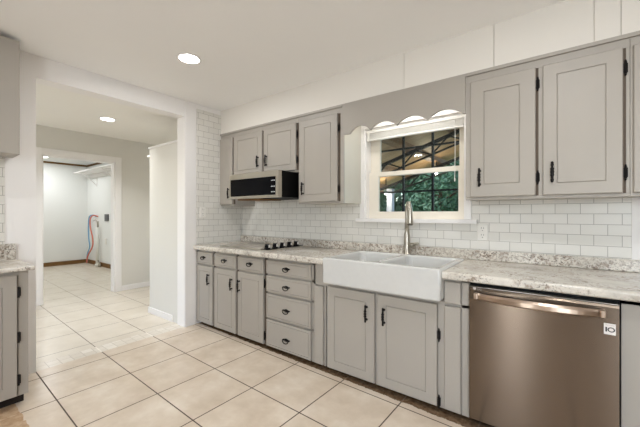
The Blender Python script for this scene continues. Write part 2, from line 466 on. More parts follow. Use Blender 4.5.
# ------------------------------------------------------------------ kitchen window
win = thing('window_1', 'white double-hung kitchen window over the sink', 'window', (-.95, 2.56, 1.12)); win['kind'] = 'structure'; del win['category']
bm = NB()
for x0, x1 in ((WX0 - .042, WX0), (WX1, WX1 + .04)): box(bm, x0, x1, YW - .016, YW, 1.118, 1.97, .002)
box(bm, WX0, WX1, YW - .016, YW, WZ1, 1.97)
box(bm, WX0, WX0 + .012, YW, 2.60, WZ0, WZ1); box(bm, WX1 - .012, WX1, YW, 2.60, WZ0, WZ1); box(bm, WX0 + .012, WX1 - .012, YW, 2.60, WZ1 - .012, WZ1)
sub('window_casing', bm, 'trim', win)
bm = NB(); box(bm, -1.43, -.452, 2.425, YW - .0005, 1.088, 1.117, .004); box(bm, WX0, WX1, YW, 2.61, 1.088, 1.117); sub('window_sill', bm, 'trim', win)
def sash(name, y0, y1, z0, z1, st, bot, top):
    bm = NB(); x0, x1 = WX0 + .014, WX1 - .014
    box(bm, x0, x0 + st, y0, y1, z0, z1); box(bm, x1 - st + .045, x1, y0, y1, z0, z1) if False else box(bm, x1 - st * .55, x1, y0, y1, z0, z1)
    box(bm, x0 + st, x1 - st * .55, y0, y1, z0, z0 + bot); box(bm, x0 + st, x1 - st * .55, y0, y1, z1 - top, z1)
    s = sub(name, bm, 'cream', win)
    bm = NB(); ym = (y0 + y1) / 2; box(bm, x0 + st, x1 - st * .55, ym - .002, ym + .002, z0 + bot, z1 - top); sub('pane', bm, 'glass', s)
sash('lower_sash', 2.545, 2.575, 1.118, 1.525, .09, .06, .036)
sash('upper_sash', 2.578, 2.606, 1.49, 1.896, .09, .036, .04)

# raised blind hanging in the window head
bl = thing('window_blind', 'white mini blind pulled up to the top of the kitchen window', 'blind', (-.95, 2.515, 1.80))
bm = NB(); box(bm, WX0 + .014, WX1 - .014, 2.492, 2.53, 1.868, 1.894, .002); sub('headrail', bm, 'plastic', bl)
bm = NB()
for k in range(9): box(bm, WX0 + .016, WX1 - .016, 2.496, 2.526, 1.818 + k * .0054, 1.821 + k * .0054)
sub('slat_stack', bm, 'plastic', bl)
bm = NB(); box(bm, WX0 + .016, WX1 - .016, 2.495, 2.527, 1.803, 1.817, .003); sub('bottom_rail', bm, 'plastic', bl)
bm = NB(); tube(bm, [(-.61, 2.49, 1.87), (-.61, 2.488, 1.6), (-.612, 2.488, 1.42)], .0022, 6); lathe(bm, [(.002, 0), (.005, .004), (.005, .02), (.002, .026)], (-.612, 2.488, 1.40), 8); sub('pull_cord', bm, 'plastic', bl)
bm = NB(); box(bm, -1.345, -1.325, 2.489, 2.4915, 1.80, 1.875); box(bm, -1.33, -1.326, 2.4885, 2.4905, 1.45, 1.80); sub('tilt_wand', bm, 'plastic', bl)

# ================================================================== hardware builders
def bar_pull(parent, x, y, zc, ln=.115):
    bm = NB(); h = ln / 2
    tube(bm, [(x, y - .022, zc - h), (x, y - .022, zc - h * .92), (x, y - .023, zc - h * .6), (x, y - .025, zc), (x, y - .023, zc + h * .6), (x, y - .022, zc + h * .92), (x, y - .022, zc + h)], [.0035, .0068, .0055, .0085, .0055, .0068, .0035], 10)
    for q in (-.3, 0, .3): lathe(bm, [(.008, -.004), (.0105, 0), (.008, .004)], (x, y - .024, zc + q * h), 10)
    for s in (-1, 1):
        tube(bm, [(x, y, zc + s * h * .72), (x, y - .022, zc + s * h * .72)], .005, 8)
        lathe(bm, [(.0085, 0), (.007, -.004), (.002, -.005)], (x, y, zc + s * h * .72), 10, 'y')
    return sub('handle', bm, 'black', parent, True)

def bail_pull(parent, xc, y, zc, w=.086):
    bm = NB(); r = w * .36
    # backplate with leaf-shaped ends
    out = []
    for i in range(24):
        a = 2 * PI * i / 24; k = 1 + .35 * math.cos(2 * a) ** 2
        out.append((xc + w * .36 * k * math.cos(a), zc + .006 + .011 * math.sin(a) * (1.25 - .55 * abs(math.cos(a)))))
    prism(bm, out, 'y', y - .0025, y)
    for s in (-1, 1): lathe(bm, [(.006, 0), (.006, -.010), (.003, -.014)], (xc + s * r, y, zc + .007), 10, 'y')
    pts = [(xc - r, y - .010, zc + .007)]
    for i in range(9):
        a = PI + PI * i / 8
        pts.append((xc + r * math.cos(a), y - .014 - .004 * abs(math.sin(a)), zc + .003 + .020 * math.sin(a)))
    pts.append((xc + r, y - .010, zc + .007))
    tube(bm, pts, .0038, 8)
    return sub('pull', bm, 'black', parent, True)

def hinge_y(parent, x, y, zc, ln=.062):
    bm = NB(); tube(bm, [(x, y - .004, zc - ln / 2), (x, y - .004, zc + ln / 2)], .0055, 8)
    for s in (-1, 1): lathe(bm, [(.002, 0), (.005, s * .004), (.0015, s * .010)], (x, y - .004, zc + s * ln / 2), 8)
    box(bm, x - .011, x + .009, y - .003, y + .0008, zc - ln * .38, zc + ln * .38)
    return sub('hinge', bm, 'black', parent)

# ================================================================== BASE CABINETS
FY, DY = 1.90, 1.88          # face frame / door faces
CT0 = .790                   # underside of the worktop
ZB = .028
def base_carcass(t, x0, x1, ztop=CT0 - .001, stiles=()):
    bm = NB()
    box(bm, x0, x1, FY + .02, 2.47, ZB, ztop)
    # face frame
    return bm

def base_cabinet(name, label, x0, x1, fronts, rails=(), stiles=(), gaps=(), top=CT0 - .001, group='greige base cabinets under the sink wall worktop'):
    t = thing(name, label, 'cabinet', ((x0 + x1) / 2, 2.18, 0), group)
    bm = NB()
    box(bm, x0 + .0005, x1 - .0005, FY + .018, 2.468, ZB, top)
    sub('body', bm, 'cab', t)
    bm = NB()
    for a, b, z0, z1 in stiles + rails: box(bm, a, b, FY, FY + .0178, z0, z1)
    if len(bm.verts): sub('face_frame', bm, 'cab', t)
    else: bm.free()
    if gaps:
        for a, b, z0, z1 in gaps:  # strips darkened to carry the shade between fronts
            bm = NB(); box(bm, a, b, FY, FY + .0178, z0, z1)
            sub('gap_shade', bm, 'gap_dark', t, False, 'frame strip darkened to paint the shade between the fronts')
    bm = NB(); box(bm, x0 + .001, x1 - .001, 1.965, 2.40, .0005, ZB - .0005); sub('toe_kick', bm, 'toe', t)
    for f in fronts:
        k = f['k']; bm = NB()
        panel(bm, T_y(f['x0'], FY - .0005, f['z0']), f['x1'] - f['x0'], f['z1'] - f['z0'], .0195, f.get('in'))
        d = sub(k, bm, 'cab', t)
        if 'pull' in f: bail_pull(d, *f['pull'])
        if 'bar' in f: bar_pull(d, *f['bar'])
        for hg in f.get('hinges', ()): hinge_y(d, *hg)
    return t

H = DY - .0002
def drawer(x0, x1, z0, z1, px=None, pz=None, inset=.016):
    d = dict(k='drawer', x0=x0, x1=x1, z0=z0, z1=z1)
    if inset: d['in'] = inset
    if px is not None: d['pull'] = (px, H, pz)
    return d
def door(x0, x1, z0, z1, bx=None, bz=None, hx=None, hz=(), inset=None):
    d = dict(k='door', x0=x0, x1=x1, z0=z0, z1=z1)
    if inset: d['in'] = inset
    if bx is not None: d['bar'] = (bx, H, bz)
    if hx is not None: d['hinges'] = [(hx, H + .012, z) for z in hz]
    return d

DT, DB = .765, .643          # drawer front top / bottom
full = lambda a, b: (a, b, ZB, CT0 - .001)
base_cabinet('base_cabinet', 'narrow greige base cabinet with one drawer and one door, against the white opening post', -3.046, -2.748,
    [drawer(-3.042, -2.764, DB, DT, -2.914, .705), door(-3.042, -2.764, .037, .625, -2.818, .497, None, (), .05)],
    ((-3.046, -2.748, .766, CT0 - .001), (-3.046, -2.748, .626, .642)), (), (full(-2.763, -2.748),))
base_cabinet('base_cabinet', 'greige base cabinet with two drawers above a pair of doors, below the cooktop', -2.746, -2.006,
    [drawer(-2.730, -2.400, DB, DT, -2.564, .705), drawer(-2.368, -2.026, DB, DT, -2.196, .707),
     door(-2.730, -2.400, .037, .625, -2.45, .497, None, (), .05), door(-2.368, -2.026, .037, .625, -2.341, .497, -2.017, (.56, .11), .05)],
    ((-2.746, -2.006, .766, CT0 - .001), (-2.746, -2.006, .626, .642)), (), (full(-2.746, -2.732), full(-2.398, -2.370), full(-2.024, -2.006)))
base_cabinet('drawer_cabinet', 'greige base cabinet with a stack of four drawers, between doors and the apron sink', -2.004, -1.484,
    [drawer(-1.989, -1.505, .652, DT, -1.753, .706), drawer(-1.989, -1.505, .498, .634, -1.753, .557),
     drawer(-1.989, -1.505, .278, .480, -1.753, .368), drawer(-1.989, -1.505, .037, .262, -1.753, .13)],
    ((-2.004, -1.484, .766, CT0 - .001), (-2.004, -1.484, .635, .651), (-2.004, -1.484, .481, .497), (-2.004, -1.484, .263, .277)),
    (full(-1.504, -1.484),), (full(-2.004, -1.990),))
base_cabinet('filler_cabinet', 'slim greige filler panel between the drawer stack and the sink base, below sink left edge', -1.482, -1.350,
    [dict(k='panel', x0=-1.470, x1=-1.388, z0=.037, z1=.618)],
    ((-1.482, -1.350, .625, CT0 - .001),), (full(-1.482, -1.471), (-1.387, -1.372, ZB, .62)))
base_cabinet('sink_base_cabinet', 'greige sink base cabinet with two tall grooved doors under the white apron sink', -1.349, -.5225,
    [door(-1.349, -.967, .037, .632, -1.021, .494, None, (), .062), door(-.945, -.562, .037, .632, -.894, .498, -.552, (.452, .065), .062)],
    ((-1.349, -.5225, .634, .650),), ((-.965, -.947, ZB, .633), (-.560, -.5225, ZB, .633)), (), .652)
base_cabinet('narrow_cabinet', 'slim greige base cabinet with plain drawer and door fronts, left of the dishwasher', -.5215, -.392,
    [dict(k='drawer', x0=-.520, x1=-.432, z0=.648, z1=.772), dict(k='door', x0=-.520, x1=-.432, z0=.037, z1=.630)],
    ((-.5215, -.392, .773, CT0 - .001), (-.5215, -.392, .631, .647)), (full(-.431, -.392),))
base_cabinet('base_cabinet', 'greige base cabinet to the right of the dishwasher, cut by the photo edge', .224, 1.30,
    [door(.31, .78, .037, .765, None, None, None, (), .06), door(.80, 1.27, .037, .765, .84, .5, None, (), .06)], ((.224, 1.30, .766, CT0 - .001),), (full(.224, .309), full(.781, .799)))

# ------------------------------------------------------------------ worktop with sink cut-out
SX0, SX1, SYB = -1.345, -.523, 2.375
wt = thing('countertop', 'long cream speckled granite worktop along the sink wall', 'countertop', (-1, 2.15, CT0))
def edge_profile(bm, x0, x1, yb, yf=1.845, z0=CT0, z1=.832):
    r = .014; pts = [(yb, z0), (yf + .006, z0)]
    for i in range(7):
        a = -PI / 2 - PI / 2 * i / 6 if False else None
    pts += [(yf, z0 + .006), (yf, z1 - r)]
    for i in range(1, 7):
        a = PI - (PI / 2) * i / 6
        pts.append((yf + r + r * math.cos(a), z1 - r + r * math.sin(a)))
    pts += [(yb, z1)]
    prism(bm, pts, 'x', x0, x1)
bm = NB()
edge_profile(bm, -3.041, SX0 - .001, 2.4805); edge_profile(bm, SX1 + .001, 1.30, 2.4805); box(bm, SX0 - .001, SX1 + .001, SYB + .001, 2.4805, CT0, .832)
sub('worktop', bm, 'granite', wt)
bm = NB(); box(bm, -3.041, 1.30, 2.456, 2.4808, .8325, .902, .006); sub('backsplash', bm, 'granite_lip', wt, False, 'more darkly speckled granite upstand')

# ------------------------------------------------------------------ apron sink
sk = thing('farmhouse_sink', 'white double-bowl apron-front sink under the window', 'sink', ((SX0 + SX1) / 2, 2.1, .665))
bm = NB()
def rrect(x0, x1, y0, y1, r, z, n=5):
    out = []
    for cx_, cy_, a0 in ((x1 - r, y0 + r, -PI / 2), (x1 - r, y1 - r, 0), (x0 + r, y1 - r, PI / 2), (x0 + r, y0 + r, PI)):
        for i in range(n + 1):
            a = a0 + PI / 2 * i / n; out.append((cx_ + r * math.cos(a), cy_ + r * math.sin(a), z))
    return out
def loop(bm, pts): return [bm.verts.new(p) for p in pts]
def bridge(bm, a, b):
    n = len(a)
    for k in range(n): bm.faces.new((a[k], a[(k + 1) % n], b[(k + 1) % n], b[k]))
F0, ZT = 1.815, .847
o_bot = loop(bm, rrect(SX0 + .006, SX1 - .006, F0 + .006, SYB - .006, .012, .665))
o_b2 = loop(bm, rrect(SX0, SX1, F0, SYB, .014, .673))
o_t1 = loop(bm, rrect(SX0, SX1, F0, SYB, .014, ZT - .010))
o_t2 = loop(bm, rrect(SX0 + .003, SX1 - .003, F0 + .003, SYB - .003, .013, ZT - .003))
o_t3 = loop(bm, rrect(SX0 + .010, SX1 - .010, F0 + .010, SYB - .010, .012, ZT))
bridge(bm, o_bot, o_b2); bridge(bm, o_b2, o_t1); bridge(bm, o_t1, o_t2); bridge(bm, o_t2, o_t3); bm.faces.new(o_bot[::-1])
mid = -.935
def bowl(x0, x1):
    ls = []
    for ins, z, r in ((0, ZT, .045), (.004, ZT - .004, .043), (.008, ZT - .016, .04), (.016, .70, .05), (.05, .684, .04)):
        ls.append(loop(bm, rrect(x0 + ins, x1 - ins, F0 + .030 + ins, SYB - .045 - ins, r, z)))
    for a, b in zip(ls, ls[1:]): bridge(bm, a, b)
    bm.faces.new(ls[-1]); return ls[0]
bA = bowl(SX0 + .026, mid - .013); bB = bowl(mid + .013, SX1 - .026)
es = []
for lp in (o_t3, bA, bB):
    for k in range(len(lp)):
        e = bm.edges.get((lp[k], lp[(k + 1) % len(lp)]))
        es.append(e)
bmesh.ops.triangle_fill(bm, use_beauty=True, edges=es)
basin = sub('basin', bm, 'porcelain', sk, False)
for p in basin.data.polygons: p.use_smooth = p.area < .004
for cx_ in ((SX0 + mid) / 2, (SX1 + mid) / 2):
    bm = NB(); lathe(bm, [(.045, .0), (.045, .003), (.036, .003), (.030, .001)], (cx_, 2.10, .6845), 24); sub('drain', bm, 'chrome', sk, True)

# ------------------------------------------------------------------ faucet
FX, FYY = -.952, 2.415
ft = thing('kitchen_faucet', 'brushed nickel pull-down gooseneck faucet behind the sink', 'faucet', (FX, FYY, .832))
bm = NB(); lathe(bm, [(.031, 0), (.031, .006), (.0265, .010), (.0255, .09), (.0245, .15), (.022, .165), (.0185, .185), (.0165, .21)], (FX, FYY, .8325), 24); sub('body', bm, 'chrome', ft, True)
dr = Vector((.55, -.835, 0)).normalized()
pts = [Vector((FX, FYY, 1.04)), Vector((FX, FYY, 1.10)), Vector((FX, FYY, 1.17))]
R = .054
for i in range(1, 13):
    a = PI - PI * i / 12 * .97
    pts.append(Vector((FX, FYY, 1.185)) + dr * (R + R * math.cos(a)) + Vector((0, 0, R * math.sin(a) * 1.05)))
bm = NB(); tube(bm, pts, .0155, 14); sub('spout', bm, 'chrome', ft, True)
e = pts[-1]
bm = NB(); lathe(bm, [(.0155, .012), (.0175, 0), (.0195, -.05), (.0245, -.098), (.0245, -.108), (.019, -.112)], (e.x, e.y, e.z), 20); hd = sub('spray_head', bm, 'chrome', ft, True)
bm = NB(); lathe(bm, [(.0195, -.1085), (.0195, -.116), (.015, -.118)], (e.x, e.y, e.z), 20); sub('nozzle', bm, 'gasket', hd, True)
bm = NB(); q = Vector((e.x, e.y, e.z - .04)) + Vector((-.3, -1, 0)).normalized() * .0165; lathe(bm, [(.006, 0), (.006, -.003), (.004, -.004)], (q.x, q.y + .003, q.z), 12, 'y'); sub('spray_button', bm, 'gasket', hd, True)
bm = NB(); tube(bm, [(FX + .018, FYY - .004, .915), (FX + .055, FYY - .014, .915), (FX + .060, FYY - .015, .916)], [.017, .019, .017], 14)
tube(bm, [(FX + .050, FYY - .014, .917), (FX + .075, FYY - .03, .924), (FX + .105, FYY - .045, .932)], [.014, .0125, .011], 10); sub('lever', bm, 'chrome', ft, True)

# ------------------------------------------------------------------ cooktop
ck = thing('cooktop', 'dark glass electric cooktop with five black knobs set into the worktop', 'cooktop', (-2.42, 2.19, .832))
bm = NB(); box(bm, -2.73, -2.045, 1.935, 2.445, .8323, .8375, .002); sub('rim', bm, 'steel_pale', ck)
bm = NB(); box(bm, -2.72, -2.055, 1.945, 2.435, .8376, .8395); gl = sub('glass_top', bm, 'steel_pale', ck)
for cx_, cy_, r in ((-2.60, 2.06, .075), (-2.60, 2.31, .09), (-2.36, 2.06, .09), (-2.36, 2.31, .075)):
    bm = NB(); lathe(bm, [(r, 0), (r, .0015), (r - .006, .0018), (.012, .0016)], (cx_, cy_, .8396), 32); sub('burner', bm, 'greyink', ck, True)
bm = NB(); box(bm, -2.13, -2.047, 1.945, 2.44, .8396, .8445, .001); sub('control_strip', bm, 'blackglass', ck)
for k in range(5):
    cy_ = 1.99 + k * .098
    bm = NB(); lathe(bm, [(.027, 0), (.027, .008), (.023, .010), (.022, .030), (.018, .033)], (-2.09, cy_, .8447), 20)
    box(bm, -2.113, -2.067, cy_ - .005, cy_ + .005, .874, .886, .002)
    kb = sub('knob', bm, 'gasket', ck)
    bm = NB(); box(bm, -2.0665, -2.0635, cy_ - .006, cy_ + .006, .856, .880); sub('pointer', bm, 'paper', kb)

# ------------------------------------------------------------------ dishwasher
DX0, DX1 = -.383, .213
dw = thing('dishwasher', 'brushed stainless steel dishwasher under the right end of the worktop', 'dishwasher', (-.085, 2.1, 0))
bm = NB(); box(bm, DX0 - .004, DX1 + .007, 1.905, 2.45, .02, .788); sub('tub', bm, 'gasket', dw)
bm = NB()
prof = [(1.902, .045), (1.868, .045), (1.862, .052), (1.860, .30), (1.860, .70), (1.862, .750), (1.866, .760), (1.872, .763), (1.902, .763)]
prism(bm, prof, 'x', DX0, DX1)
dd = sub('door', bm, 'steel', dw)
bm = NB(); box(bm, DX0, DX1, 1.866, 1.902, .7635, .766); sub('top_edge', bm, 'steel_pale', dw)
# bowed bar handle
bm = NB(); n = 22; hx0, hx1 = DX0 + .030, DX1 - .048; rings = []
for i in range(n + 1):
    tt = i / n; x = hx0 + (hx1 - hx0) * tt
    bow = math.sin(PI * tt) ** .6
    y = 1.857 - .050 * bow; zc = .722 + .0 * bow
    hh = .020 - .004 * (1 - bow)
    prof = [(y + .004, zc + hh), (y - .004, zc + hh * .95), (y - .010, zc + hh * .4), (y - .010, zc - hh * .6), (y - .002, zc - hh), (y + .008, zc - hh)]
    rings.append([bm.verts.new((x, a, b)) for a, b in prof])
for a, b in zip(rings, rings[1:]):
    for k in range(6): bm.faces.new((a[k], a[(k + 1) % 6], b[(k + 1) % 6], b[k]))
bm.faces.new(rings[0]); bm.faces.new(rings[-1][::-1])
for x0, x1 in ((hx0 - .004, hx0 + .014), (hx1 - .014, hx1 + .004)): box(bm, x0, x1, 1.835, 1.8605, .706, .736, .003)
sub('handle', bm, 'steel_handle', dd, False, 'stainless bowed bar handle in a tone that mimics the reflected floor')
bm = NB(); lathe(bm, [(.0085, 0), (.0085, -.0006), (.007, -.001), (.001, -.001)], (DX0 + .026, 1.8622, .757), 24, 'y'); sub('logo_emblem', bm, 'greyink', dd, True)
def text(name, s, size, loc, mat, parent, bold=0):
    cu = bpy.data.curves.new(name, 'FONT'); cu.body = s; cu.size = size; cu.extrude = .0002; cu.offset = bold; cu.align_x = 'LEFT'
    cu.materials.append(M[mat]); o = bpy.data.objects.new(name, cu); C.objects.link(o)
    bpy.context.view_layer.update()
    me = bpy.data.meshes.new_from_object(o.evaluated_get(bpy.context.evaluated_depsgraph_get()))
    bpy.data.objects.remove(o)
    o = bpy.data.objects.new(name, me); C.objects.link(o)
    me.transform(Matrix.Rotation(PI / 2, 4, 'X')); me.transform(Matrix.Translation(Vector(loc) - ORG[parent.name])); o.parent = parent
    ORG[o.name] = ORG[parent.name]; return o
text('lettering', 'LG', .017, (DX0 + .040, 1.8612, .7505), 'greyink', dd)
bm = NB(); box(bm, .163, .202, 1.8592, 1.8602, .632, .680); stk = sub('warranty_sticker', bm, 'paper', dd, False, 'white warranty sticker')
text('sticker_heading', 'DIRECT DRIVE', .0048, (.1665, 1.8588, .6715), 'greyink', dd)
bm = NB(); box(bm, .168, .1735, 1.8585, 1.859, .644, .664); box(bm, .1755, .1775, 1.8585, 1.859, .650, .658)
ring = []
for k in range(28):
    a = 2 * PI * k / 28
    ring.append([bm.verts.new((.187 + r * math.cos(a), 1.8585, .654 + r * .86 * math.sin(a))) for r in (.0125, .0080)])
for k in range(28):
    a, b = ring[k], ring[(k + 1) % 28]; bm.faces.new((a[0], b[0], b[1], a[1]))
sub('sticker_number', bm, 'ink', dd)

# ================================================================== UPPER CABINETS
UY = 2.185
def upper(name, label, x0, x1, z0, fronts, stiles, side=None, gaps=(), group='greige wall cabinets above the worktop', z1=2.0465):
    t = thing(name, label, 'cabinet', ((x0 + x1) / 2, 2.33, z0), group)
    bm = NB(); box(bm, x0 + .0005, x1 - .0005, UY + .018, YW - .0085, z0 + .002, z1 - .0005); sub('body', bm, 'cab' if side is None else side, t)
    bm = NB()
    for a, b, c, d in stiles: box(bm, a, b, UY, UY + .0178, c, d)
    sub('face_frame', bm, 'cab', t)
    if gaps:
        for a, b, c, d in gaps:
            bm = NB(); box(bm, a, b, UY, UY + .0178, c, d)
            sub('gap_shade', bm, 'gap_dark', t, False, 'frame strip darkened to paint the shade between the doors')
    for f in fronts:
        bm = NB(); panel(bm, T_y(f['x0'], UY - .0005, f['z0']), f['x1'] - f['x0'], f['z1'] - f['z0'], .0195, f.get('in'))
        d = sub('door', bm, 'cab', t)
        if 'bar' in f: bar_pull(d, f['bar'][0], UY - .0202, f['bar'][1])
        for hx, hz in f.get('hinges', ()): hinge_y(d, hx, UY - .006, hz)
    return t
UB, UT, UD0, UD1 = 1.247, 2.0355, 1.264, 1.990
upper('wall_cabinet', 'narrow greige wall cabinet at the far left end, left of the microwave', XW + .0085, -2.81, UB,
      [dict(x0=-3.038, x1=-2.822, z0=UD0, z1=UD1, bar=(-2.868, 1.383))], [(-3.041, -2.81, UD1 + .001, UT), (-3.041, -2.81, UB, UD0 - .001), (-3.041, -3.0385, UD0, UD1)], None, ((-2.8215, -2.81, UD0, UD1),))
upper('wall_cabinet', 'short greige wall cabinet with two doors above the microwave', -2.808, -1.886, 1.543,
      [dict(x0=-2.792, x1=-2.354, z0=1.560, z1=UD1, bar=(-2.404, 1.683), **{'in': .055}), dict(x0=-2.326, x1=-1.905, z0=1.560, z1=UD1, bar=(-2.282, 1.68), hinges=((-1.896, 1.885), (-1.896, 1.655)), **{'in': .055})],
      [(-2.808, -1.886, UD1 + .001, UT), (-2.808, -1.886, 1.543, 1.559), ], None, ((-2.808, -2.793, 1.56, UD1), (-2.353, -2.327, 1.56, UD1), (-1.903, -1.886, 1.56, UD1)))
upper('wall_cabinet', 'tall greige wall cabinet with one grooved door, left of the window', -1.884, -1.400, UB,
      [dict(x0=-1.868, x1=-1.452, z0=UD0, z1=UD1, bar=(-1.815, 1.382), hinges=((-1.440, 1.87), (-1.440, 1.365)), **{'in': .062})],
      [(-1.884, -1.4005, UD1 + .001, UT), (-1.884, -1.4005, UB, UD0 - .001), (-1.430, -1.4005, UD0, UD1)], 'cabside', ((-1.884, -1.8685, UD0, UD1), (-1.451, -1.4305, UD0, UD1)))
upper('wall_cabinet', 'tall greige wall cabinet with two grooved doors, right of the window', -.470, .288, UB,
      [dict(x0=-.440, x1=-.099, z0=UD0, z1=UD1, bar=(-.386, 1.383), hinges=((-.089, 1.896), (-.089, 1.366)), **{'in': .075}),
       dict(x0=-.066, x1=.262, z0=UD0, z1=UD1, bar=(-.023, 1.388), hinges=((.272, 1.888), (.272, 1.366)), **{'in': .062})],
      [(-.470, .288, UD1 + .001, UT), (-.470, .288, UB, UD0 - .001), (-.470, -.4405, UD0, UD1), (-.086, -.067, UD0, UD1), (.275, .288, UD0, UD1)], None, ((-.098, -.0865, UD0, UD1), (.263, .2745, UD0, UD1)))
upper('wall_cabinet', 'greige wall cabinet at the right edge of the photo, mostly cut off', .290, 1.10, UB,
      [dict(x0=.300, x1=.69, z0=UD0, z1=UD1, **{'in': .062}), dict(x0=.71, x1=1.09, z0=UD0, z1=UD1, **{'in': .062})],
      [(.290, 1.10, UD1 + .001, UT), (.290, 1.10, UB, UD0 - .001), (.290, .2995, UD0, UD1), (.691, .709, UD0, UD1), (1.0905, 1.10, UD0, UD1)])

# scalloped valance board between the cabinets, over the window
bm = NB()
vx0, vx1 = -1.3995, -.4705
cusps = [-1.331, -1.146, -.934, -.712, -.482]
low = [(vx0, 1.802), (cusps[0], 1.800)]
for a, b in zip(cusps, cusps[1:]):
    for i in range(1, 13):
        tt = i / 12; low.append((a + (b - a) * tt, 1.800 + .052 * math.sin(PI * tt) ** .8 if i < 12 else 1.800))
low.append((vx1, 1.800))
pts = low + [(vx1, 2.0355), (vx0, 2.0355)]
prism(bm, pts, 'y', UY - .018, UY)
vl = obj('window_valance', bm, 'cab'); tag(vl, 'greige wooden valance with a scalloped lower edge spanning over the kitchen window', 'valance')

# strip lamp added unseen behind the valance to brighten the window head
st_ = thing('added_strip_light', 'slim white strip light added unseen behind the scalloped valance over the sink', 'lamp', (-.93, 2.33, 2.03))
bm = NB(); box(bm, -1.30, -.56, 2.30, 2.36, 2.022, 2.0465, .003); sub('housing', bm, 'trim', st_)
bm = NB(); tube(bm, [(-1.27, 2.33, 2.010), (-.59, 2.33, 2.010)], .012, 10); sub('lamp_tube', bm, 'tube', st_, True)
area('added_strip_lamp', (-.93, 2.33, 1.994), (0, 0, 0), STRIP_W, .68, .03, (1, .99, .96))

# ------------------------------------------------------------------ microwave
MX0, MX1, MZ0, MZ1, MYF = -2.590, -1.918, 1.303, 1.5395, 1.955
mw = thing('microwave', 'low over-the-range microwave with black glass front under the short wall cabinet', 'microwave', (-2.25, 2.2, MZ0))
bm = NB(); box(bm, MX0 + .004, MX1 - .002, MYF + .045, 2.478, MZ0 + .004, MZ1 - .001, .003); sub('case', bm, 'gasket', mw)
bm = NB()
box(bm, MX0, MX1, MYF, MYF + .0445, 1.488, MZ1, .003); box(bm, MX0, MX1, MYF, MYF + .0445, MZ0, 1.326, .003)
box(bm, MX0, MX0 + .020, MYF + .0005, MYF + .0445, 1.326, 1.488); box(bm, MX1 - .032, MX1, MYF + .0005, MYF + .0445, 1.326, 1.488)
fr = sub('front_frame', bm, 'steel_pale', mw)
bm = NB(); box(bm, MX0 + .0205, MX1 - .105, MYF + .004, MYF + .044, 1.3265, 1.4875); sub('door', bm, 'blackglass', mw)
bm = NB(); box(bm, MX1 - .1045, MX1 - .0325, MYF + .004, MYF + .044, 1.3265, 1.4875); cp = sub('control_panel', bm, 'blackglass', mw)
for zz, w in ((1.452, .03), (1.400, .036), (1.352, .034)):
    bm = NB()
    for j in range(3): box(bm, MX1 - .090 + j * .017, MX1 - .080 + j * .017, MYF + .0028, MYF + .0039, zz - .0035, zz + .0035)
    sub('key_row', bm, 'led', cp)
bm = NB(); box(bm, MX0 + .05, MX1 - .30, 2.02, 2.30, MZ0 - .012, MZ0 - .0005); sub('wood_underside', bm, 'brownwood', mw)  # exposed brown wood underside

# ================================================================== LEFT RUN (nearest the hall opening)
LX = -2.59; LE = .474
t = thing('base_cabinet', 'greige base cabinet on the left wall with black exposed hinges, under the short worktop', 'cabinet', (-2.8, .1, 0), 'cabinets on the left wall')
bm = NB(); box(bm, XW + .009, LX - .02, -.9, LE, .066, .815); sub('body', bm, 'cab', t)
bm = NB(); box(bm, LX - .0198, LX, LE - .045, LE, .066, .815); box(bm, LX - .0198, LX, -.9, LE - .045, .790, .815); box(bm, LX - .0198, LX, -.9, LE - .045, .066, .075); box(bm, LX - .0198, LX, -.10, -.06, .062, .790); sub('face_frame', bm, 'cab', t)
bm = NB(); box(bm, XW + .02, LX - .06, -.9, LE - .01, .0005, .0655); sub('toe_kick', bm, 'toe', t)
for y0, y1, side in ((-.065, LE - .052, 1), (-.60, -.105, 0)):
    bm = NB(); panel(bm, T_x(LX + .0005, y0, .072), y1 - y0, .721, .0195, .062); d = sub('door', bm, 'cab', t)
    if side:
        for zz in (.165, .42, .69):
            bm = NB(); tube(bm, [(LX + .014, y1 + .006, zz - .032), (LX + .014, y1 + .006, zz + .032)], .006, 8); box(bm, LX, LX + .004, y1 + .0005, y1 + .018, zz - .026, zz + .026); sub('hinge', bm, 'black', d)
w2 = thing('countertop', 'short granite worktop on the left wall beside the hall opening', 'countertop', (-2.8, .1, .80))
bm = NB(); box(bm, XW + .0085, -2.553, -.9, LE + .025, .8155, .842, .008); sub('worktop', bm, 'granite', w2)
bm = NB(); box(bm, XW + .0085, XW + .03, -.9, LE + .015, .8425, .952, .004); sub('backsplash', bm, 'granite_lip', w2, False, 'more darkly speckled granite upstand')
UXL = -2.815
t = thing('wall_cabinet', 'dark greige wall cabinet high on the left wall at the photo edge', 'cabinet', (-2.94, .1, 1.545), 'cabinets on the left wall')
bm = NB(); box(bm, XW + .009, UXL - .0205, -.9, LE, 1.548, ZC - .03); sub('body', bm, 'cab', t)
bm = NB(); panel(bm, T_x(UXL - .02, -.2, 1.546), LE + .2, ZC - .03 - 1.546, .0195); sub('door', bm, 'cab', t)
bm = NB(); panel(bm, T_x(UXL - .02, -.89, 1.546), .68, ZC - .03 - 1.546, .0195); sub('door', bm, 'cab', t)

